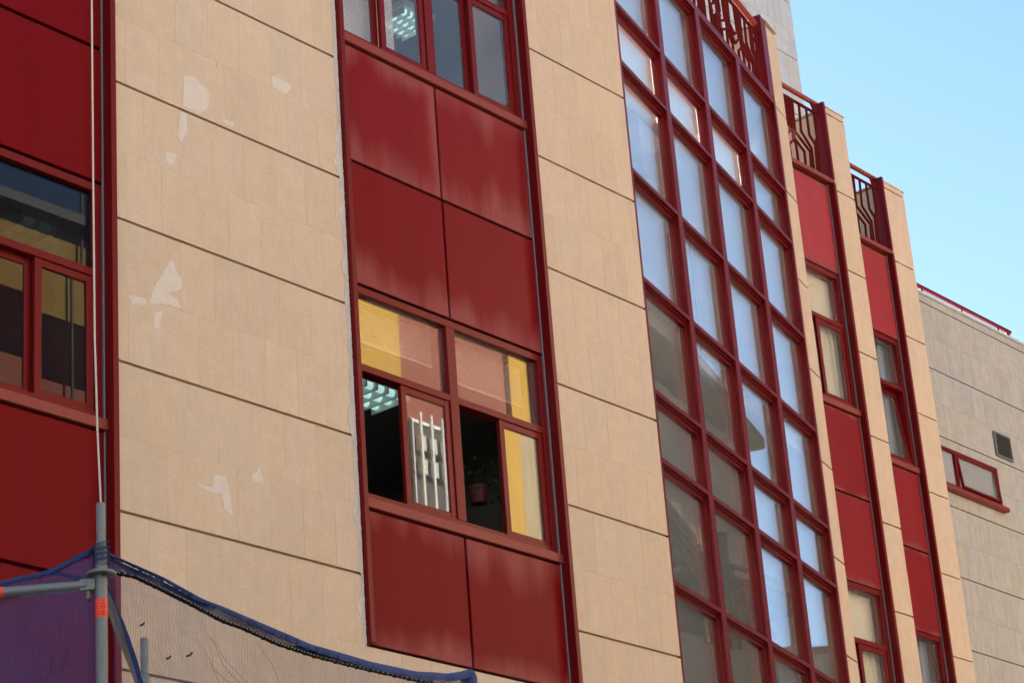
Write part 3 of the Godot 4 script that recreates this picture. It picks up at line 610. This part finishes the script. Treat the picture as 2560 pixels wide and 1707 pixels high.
func net(p: Vector3, e: Vector3, r: Vector3):
	var top = [Vector3(6.262, 4.735, 3.365), Vector3(6.352, 4.717, 3.362), Vector3(6.636, 4.681, 3.345), Vector3(6.906, 4.645, 3.300), Vector3(7.045, 4.642, 3.275), Vector3(7.399, 4.621, 3.218), Vector3(7.702, 4.604, 3.168), Vector3(8.185, 4.614, 3.095), Vector3(8.561, 4.641, 3.034), Vector3(8.881, 4.690, 2.990), Vector3(9.04, 4.735, 2.99)]
	var rope = [Vector3(6.300, 4.645, 3.365), Vector3(6.46, 4.647, 3.376), Vector3(6.658, 4.627, 3.344), Vector3(6.788, 4.613, 3.323), Vector3(7.043, 4.580, 3.280), Vector3(7.168, 4.579, 3.260), Vector3(7.441, 4.557, 3.215), Vector3(7.728, 4.555, 3.170), Vector3(8.13, 4.572, 3.106), Vector3(8.612, 4.601, 3.034), Vector3(9.009, 4.631, 2.985)]
	var ltop = [Vector3(6.262, 4.735, 3.365), Vector3(6.20, 4.70, 3.33), Vector3(6.12, 4.645, 3.23), Vector3(5.98, 4.612, 3.02), Vector3(5.76, 4.600, 2.72), Vector3(5.40, 4.595, 2.2)]
	var t = thing("debris_net", Vector3(6.262, 3.0, 3.43), "blue mesh debris net slung sagging from the scaffold pole", "net")
	var nz = noise(77, 1.3, 3); var n2 = noise(79, 5.0, 2)
	for side in [[top, 2.84, 1.35, 0.0062, 0.0008], [ltop, 1.35, 1.3, 0.005, 0.0014]]:
		var ct = Curve3D.new()
		for k in side[0]: ct.add_point(k)
		var L = ct.get_baked_length(); var H: float = side[2]; var gap: float = side[3]
		var nx = int(L / 0.05); var ny = 36
		var grid = []
		var out = Vector3(0.15, 0, 1).normalized() if side[0] == top else Vector3(-0.8, 0, 0.6)
		for i in nx + 1:
			var col = []; var b = ct.sample_baked(L * i / nx, true)
			for j in ny + 1:
				var d = H * j / ny; var s = L * i / nx
				var fold = 0.10 * nz.get_noise_2d(s * 1.0 + 0.6 * d, d * 0.45) * minf(1.0, d * 3.0) + 0.02 * n2.get_noise_2d(s * 1.6 + d * 0.9, d * 0.3) * minf(1.0, d * 6.0)
				# drawn in towards the pole
				var pull = 0.22 * exp(-s * 2.2) * minf(1.0, d)
				col.append(b + Vector3(0, -d, 0) + out * fold + Vector3(pull if side[0] == top else 0.0, 0, 0))
			grid.append(col)
		var at = func(x: float, y: float) -> Vector3:
			var gx = clampf(x, 0, 1) * nx; var gy = clampf(y, 0, 1) * ny; var i = mini(int(gx), nx - 1); var j = mini(int(gy), ny - 1); var fx = gx - i; var fy = gy - j
			return grid[i][j].lerp(grid[i + 1][j], fx).lerp(grid[i][j + 1].lerp(grid[i + 1][j + 1], fx), fy)
		var st = new_st(); var w: float = side[4]
		var rows_n = int(H / gap); var nn = out
		for k in rows_n:
			var y = float(k) / rows_n
			for i in nx:
				var a = at.call(float(i) / nx, y); var b = at.call(float(i + 1) / nx, y)
				poly(st, [a - Vector3(0, w, 0), b - Vector3(0, w, 0), b + Vector3(0, w, 0), a + Vector3(0, w, 0)], nn)
		var cols_n = int(L / (gap * 3.0))
		var ux = (at.call(1.0, 0.0) - at.call(0.0, 0.0)).normalized() * w * 0.8
		for k in cols_n:
			var x = float(k) / cols_n
			for j in ny:
				var a = at.call(x, float(j) / ny); var b = at.call(x, float(j + 1) / ny)
				poly(st, [a - ux, a + ux, b + ux, b - ux], nn)
		put(t, "mesh_sheet", st.commit(), M.net_blue).set_meta("kind", "stuff")
		# creases, where the mesh doubles on itself
		for k in 18:
			var x0 = rng.randf_range(0.0, 0.75); var y0 = rng.randf_range(0.06, 0.5); var dx = rng.randf_range(0.06, 0.24); var dy = rng.randf_range(0.08, 0.42); var ps = []; var rs = []
			for q in 9:
				var f = q / 8.0
				ps.append(at.call(x0 + dx * f, y0 + dy * f * (0.6 + 0.4 * f)) + Vector3(0, 0.006 * sin(f * 9.0 + k), 0.002)); rs.append(0.0003 + 0.0006 * sin(f * PI) * rng.randf_range(0.5, 1.0))
			put(t, "crease", tube(ps, rs, 5), M.net_blue)
	# the folded hem: a second, closer layer between top edge and rope, and a solid blue edge cord
	for side in [[top, rope], [ltop, []]]:
		var st = new_st(); var ct = Curve3D.new()
		for k in side[0]: ct.add_point(k)
		var L = ct.get_baked_length(); var n = int(L / 0.012); var prev = null
		for i in n + 1:
			var f = float(i) / n
			var a = ct.sample_baked(L * f, true); var wv = n2.get_noise_2d(f * 40.0, 3.0); var wv2 = n2.get_noise_2d(f * 25.0, 9.0)
			var hgt = (0.008 + 0.042 * f * (1.0 - 0.3 * f) + 0.006 * wv) if side[0] == top else 0.018 + 0.010 * wv
			var cur = [a + Vector3(0, 0.006 + 0.004 * wv2, -0.012), a + Vector3(0, 0.002, 0.012), a + Vector3(0, -hgt * 0.5, 0.018 + 0.012 * wv), a + Vector3(0, -hgt, 0.006 + 0.01 * wv2)]
			if prev:
				for k in 3: poly(st, [prev[k], cur[k], cur[k + 1], prev[k + 1]], Vector3(0, 0.2, 1).normalized())
			prev = cur
		put(t, "hem", st.commit(), M.net_hem)
	# second layer of mesh behind the hem
	var st = new_st()
	for k in 22:
		for i in 70:
			var f0 = i / 70.0; var f1 = (i + 1) / 70.0; var v = k / 22.0
			var a = curve_at_fast(top, f0).lerp(curve_at_fast(rope, f0), v) + Vector3(0, 0, -0.02); var b = curve_at_fast(top, f1).lerp(curve_at_fast(rope, f1), v) + Vector3(0, 0, -0.02)
			poly(st, [a - Vector3(0, 0.0011, 0), b - Vector3(0, 0.0011, 0), b + Vector3(0, 0.0011, 0), a + Vector3(0, 0.0011, 0)], Vector3(0, 0, 1))
	put(t, "mesh_fold", st.commit(), M.net_blue).set_meta("kind", "stuff")
	# black lacing rope with its knots
	var ro = put(t, "lacing_rope", tube(rope, 0.0075, 10), M.rope)
	st = new_st(); var kn = new_st()
	for k in 118:
		var c = curve_at_fast(rope, (k + 0.5) / 118.0); var rr = 0.0092 + 0.002 * sin(k * 2.4)
		st_tube(st, [c + Vector3(-0.009, 0.003, 0), c + Vector3(-0.004, 0, 0), c + Vector3(0.004, 0, 0), c + Vector3(0.009, -0.003, 0)], [rr * 0.6, rr, rr, rr * 0.6], 8)
		add_box(kn, c + Vector3(0.012, 0.001, rr - 0.001), Vector3(0.0028, 0.0028, 0.004), Basis())
	put(ro, "knots", st.commit(), M.rope).set_meta("kind", "stuff")
	put(ro, "eyelets", kn.commit(), M.cable).set_meta("kind", "stuff")
	# the net wrapped round the poles
	put(t, "wrapping", tube([e + Vector3(0, 4.30, 0), e + Vector3(0, 4.60, 0), e + Vector3(0, 4.71, 0), e + Vector3(0, 4.74, 0)], [0.05, 0.046, 0.042, 0.03], 16), M.net_hem)
	st = new_st()
	for k in 26:
		var y = 4.655 + 0.0035 * k; var ps = []
		for i in 17:
			var an = TAU * i / 16.0; ps.append(p + Vector3(cos(an) * 0.034, y + 0.01 * sin(an * 2 + k), sin(an) * 0.034))
		st_tube(st, ps, 0.0011, 3, false)
	put(t, "wrapping", st.commit(), M.net_blue)
	# mesh gathered along the pole and the ledger behind it
	for k in 34:
		var f = k / 33.0; var ps = []
		for q in 10:
			var g = q / 9.0
			ps.append(Vector3(6.294 + 0.215 * pow(g, 0.85) + 0.045 * f * sin(g * 2.6) + 0.003 * sin(9.0 * g + k), 4.62 - 0.52 * g, 3.375 - 0.02 * f))
		put(t, "gathered_strand", tube(ps, 0.0016, 4), M.net_hem)
	# caught twigs
	for a in [[7.30, 4.20, 0.028], [6.86, 4.40, 0.016], [7.02, 4.26, 0.010], [6.72, 4.36, 0.012], [7.26, 4.245, 0.009], [6.55, 4.47, 0.011]]:
		var c = Vector3(a[0], a[1], 3.36 - (a[0] - 6.256) * 0.155); var s: float = a[2]
		put(t, "twig", tube([c + Vector3(-s, -s * 0.5, 0), c + Vector3(0, -s * 0.1, 0.005), c + Vector3(s, s * 0.8, 0)], 0.0045, 6), M.rope)

func curve_at_fast(pts: Array, f: float) -> Vector3:
	var x = clampf(f, 0, 1) * (pts.size() - 1); var i = mini(int(x), pts.size() - 2)
	return pts[i].lerp(pts[i + 1], x - i)

# ---------------------------------------------------------------- the street and the houses across it
func house(called: String, x0: float, x1: float, z0: float, z1: float, h: float, wall: Material, label: String, wins: Array, roof := true) -> Node3D:
	var t = thing(called, Vector3((x0 + x1) / 2, 0.15, (z0 + z1) / 2), label, "building")
	bx(t, "wall", Vector3(x0, 0.15, z0), Vector3(x1, h, z1), wall)
	if roof: bx(t, "roof_eave", Vector3(x0 - 0.02, h, z0 - 0.45), Vector3(x1 + 0.02, h + 0.22, z1 + 0.3), M.roof, 0.02)
	for w in wins:
		var f = put(t, "window", frame_mesh(w[0], w[1], w[2], w[3], z0 - 0.04, z0 - 0.004, 0.06, [], [], 0, 0), M.white)
		bx(f, "shutter", Vector3(w[0] + 0.05, w[2] + 0.05, z0 - 0.012), Vector3(w[1] - 0.05, w[3] - 0.05, z0 - 0.006), M.shutter)
	return t

func street():
	struct("ground", Vector3(-150, -0.3, -150), Vector3(200, -0.02, 150), M.dirt)
	struct("road", Vector3(-100, -0.02, 2.6), Vector3(150, 0.02, 9.6), M.asphalt)
	struct("pavement", Vector3(-100, -0.02, -0.02), Vector3(44, 0.15, 2.6), M.paving)
	struct("pavement", Vector3(-100, -0.02, 9.6), Vector3(150, 0.15, 13.2), M.paving)
	var wl = []
	for i in 4:
		for y in [3.8, 7.3, 10.8]: wl.append([12.8 + i * 3.2, 14.0 + i * 3.2, y, y + 1.7])
	house("town_house", -26, 12.0, 13.0, 24.0, 22.0, M.render_grey, "unseen tall grey block across the street, raised and darkened to dim the left side", [])  # unseen, made tall and dark to hold sky light off the left piers
	var a = house("town_house", 12.0, 25.2, 13.0, 24.0, 11.9, M.render_white, "house with a red brown top floor under an ochre attic band, lower walls whitened to bounce light", wl, false)  # unseen lower walls kept white as a bounce surface for the facade
	bx(a, "attic_band", Vector3(12.0, 15.15, 12.9), Vector3(25.2, 16.35, 24.0), M.ochre_dim)
	bx(a, "top_floor", Vector3(12.0, 11.9, 12.95), Vector3(25.2, 14.2, 24.0), M.brown)
	bx(a, "loggia_back", Vector3(12.0, 14.2, 15.0), Vector3(25.2, 15.15, 15.2), M.shutter)
	bx(a, "roof_eave", Vector3(12.0, 16.35, 12.6), Vector3(25.3, 16.5, 24.2), M.shutter)
	put(a, "downpipe", tube([Vector3(20.0, 0.2, 12.82), Vector3(20.0, 19.0, 12.82)], 0.022, 8), M.shutter)
	house("town_house", 25.2, 26.95, 13.0, 24.0, 19.0, M.ochre, "narrow ochre house between two red brown ones", [])
	var b = house("town_house", 26.95, 29.35, 13.0, 24.0, 19.0, M.brown, "narrow red brown house with a barred white window", [[27.05, 28.35, 13.2, 15.3], [27.2, 28.3, 8.6, 11.0]])
	for k in 5:
		put(b, "window_bar", tube([Vector3(27.1 + 0.26 * k, 13.1, 12.8), Vector3(27.1 + 0.26 * k, 15.35, 12.8)], 0.03, 8), M.white)
		for y in [14.35, 14.75]: bx(b, "balustrade_block", Vector3(27.14 + 0.26 * k, y, 12.88), Vector3(27.32 + 0.26 * k, y + 0.26, 12.95), M.render_cream)
	house("town_house", 29.35, 29.9, 12.9, 24.0, 19.0, M.ochre, "slim ochre strip of house beside the cream one", [])
	house("town_house", 29.9, 31.6, 13.0, 24.0, 19.4, M.sand, "narrow sand coloured house next to the slim ochre strip", [])
	house("town_house", 31.6, 38.5, 13.0, 24.0, 23.0, M.render_white, "unseen off white house beyond the sand coloured one, raised to bounce sun onto the facade", [[33, 34.2, 4, 6], [36, 37.2, 4, 6], [33, 34.2, 8, 10], [36, 37.2, 8, 10], [33, 34.2, 12, 14], [36, 37.2, 12, 14]])  # unseen, made tall and white to throw sunlight back on the facade
	# the grey house where the street bends; it shows in the stair glazing
	var c = thing("corner_house", Vector3(47, 0, 2.4), "house with deep eaves where the street bends, shade put into its wall colour", "building")
	var f = Transform3D(Basis(Vector3.UP, deg_to_rad(10.0)), Vector3(39.0, 0, 3.9))
	var cw = bx(c, "wall", Vector3(0, 0, 0), Vector3(13.6, 21.4, 11), M.shaded_brown, 0.0, f)
	for y in [4.0, 8.0, 12.0, 16.0]:
		for x in [1.2, 4.2, 7.2, 10.4]:
			bx(c, "window", Vector3(x, y, -0.05), Vector3(x + 1.2, y + 2.0, -0.01), M.shutter, 0.0, f)
	bx(c, "roof_eave", Vector3(-0.5, 21.4, -0.7), Vector3(14.4, 21.75, 11.5), M.render_grey, 0.05, f)
	bx(c, "roof", Vector3(0.4, 21.75, 0.3), Vector3(13.2, 23.6, 10.5), M.roof, 0.6, f)
	house("added_shade_block", 44, 66, -6.5, -1.0, 27.0, M.render_grey, "unseen tall grey block added to keep sun off the corner house", [], false)  # added out of view, only to cast shade on the corner house
	house("end_house", 60, 74, -4, 8, 18.0, M.render_cream, "cream house closing the far end of the street", [], true)

# ---------------------------------------------------------------- all
func sun_direction() -> Vector3:      # behind the building, to the right
	var az = deg_to_rad(-74.0); var el = deg_to_rad(28.0)
	return Vector3(cos(el) * cos(az), sin(el), cos(el) * sin(az))

# the CIE clear sky: bright towards the sun and the horizon, deepest blue at right angles to the sun
func clear_sky() -> PanoramaSkyMaterial:
	var w = 512; var h = 256
	var im = Image.create(w, h, false, Image.FORMAT_RGBF)
	var s = sun_direction()
	for y in h:
		var el = (0.5 - (y + 0.5) / h) * PI
		for x in w:
			var a = ((x + 0.5) / w) * TAU
			var d = Vector3(sin(a) * cos(el), sin(el), -cos(a) * cos(el))
			var up = maxf(d.y, 0.02); var g = acos(clampf(d.dot(s), -1, 1))
			var lum = (0.91 + 2.5 * exp(-3.0 * g) + 0.38 * cos(g) * cos(g)) * (1.0 - exp(-0.32 / up))
			var pale = clampf(exp(-maxf(el, 0.0) / 0.75) * 0.95 + 0.5 * exp(-2.2 * g), 0, 1)
			var c = Vector3(0.20, 0.50, 1.20).lerp(Vector3(0.62, 0.96, 1.34), pale) * lum * SKY
			if el < 0.0: c = Vector3(0.16, 0.15, 0.13)
			im.set_pixel(x, y, Color(c.x, c.y, c.z))
	var m = PanoramaSkyMaterial.new(); m.panorama = ImageTexture.create_from_image(im); return m
func _ready():
	rng.seed = 4711
	var cam = Camera3D.new(); cam.name = "camera"; add_child(cam)
	cam.fov = 16.192; cam.near = 0.1; cam.far = 600.0; cam.keep_aspect = Camera3D.KEEP_HEIGHT
	var yaw = deg_to_rad(38.56123); var pit = deg_to_rad(22.53771); var roll = deg_to_rad(-4.46759)
	var fwd = Vector3(cos(pit) * cos(yaw), sin(pit), -cos(pit) * sin(yaw)); var r0 = Vector3(sin(yaw), 0, cos(yaw)); var u0 = r0.cross(fwd)
	var right = r0 * cos(roll) + u0 * sin(roll); var up = r0 * -sin(roll) + u0 * cos(roll)
	cam.global_transform = Transform3D(Basis(right, up, -fwd), Vector3(0, 1.6, 10.63057))
	cam.current = true
	var we = WorldEnvironment.new(); we.name = "environment"; add_child(we)
	var env = Environment.new(); we.environment = env
	env.background_mode = Environment.BG_SKY
	env.sky = Sky.new(); env.sky.sky_material = clear_sky()
	env.tonemap_mode = Environment.TONE_MAPPER_LINEAR; env.tonemap_exposure = 6.5
	env.sdfgi_enabled = true; env.ssao_enabled = true; env.ssil_enabled = true
	var sun = DirectionalLight3D.new(); sun.name = "sun"; add_child(sun)
	sun.light_energy = 1.6; sun.light_angular_distance = 0.5; sun.light_color = Color(1.0, 0.97, 0.92); sun.shadow_enabled = true
	var to_sun = sun_direction()
	sun.look_at_from_position(Vector3.ZERO, -to_sun, Vector3.UP)
	materials()
	street()
	building_all()
	insides()
	scaffold()
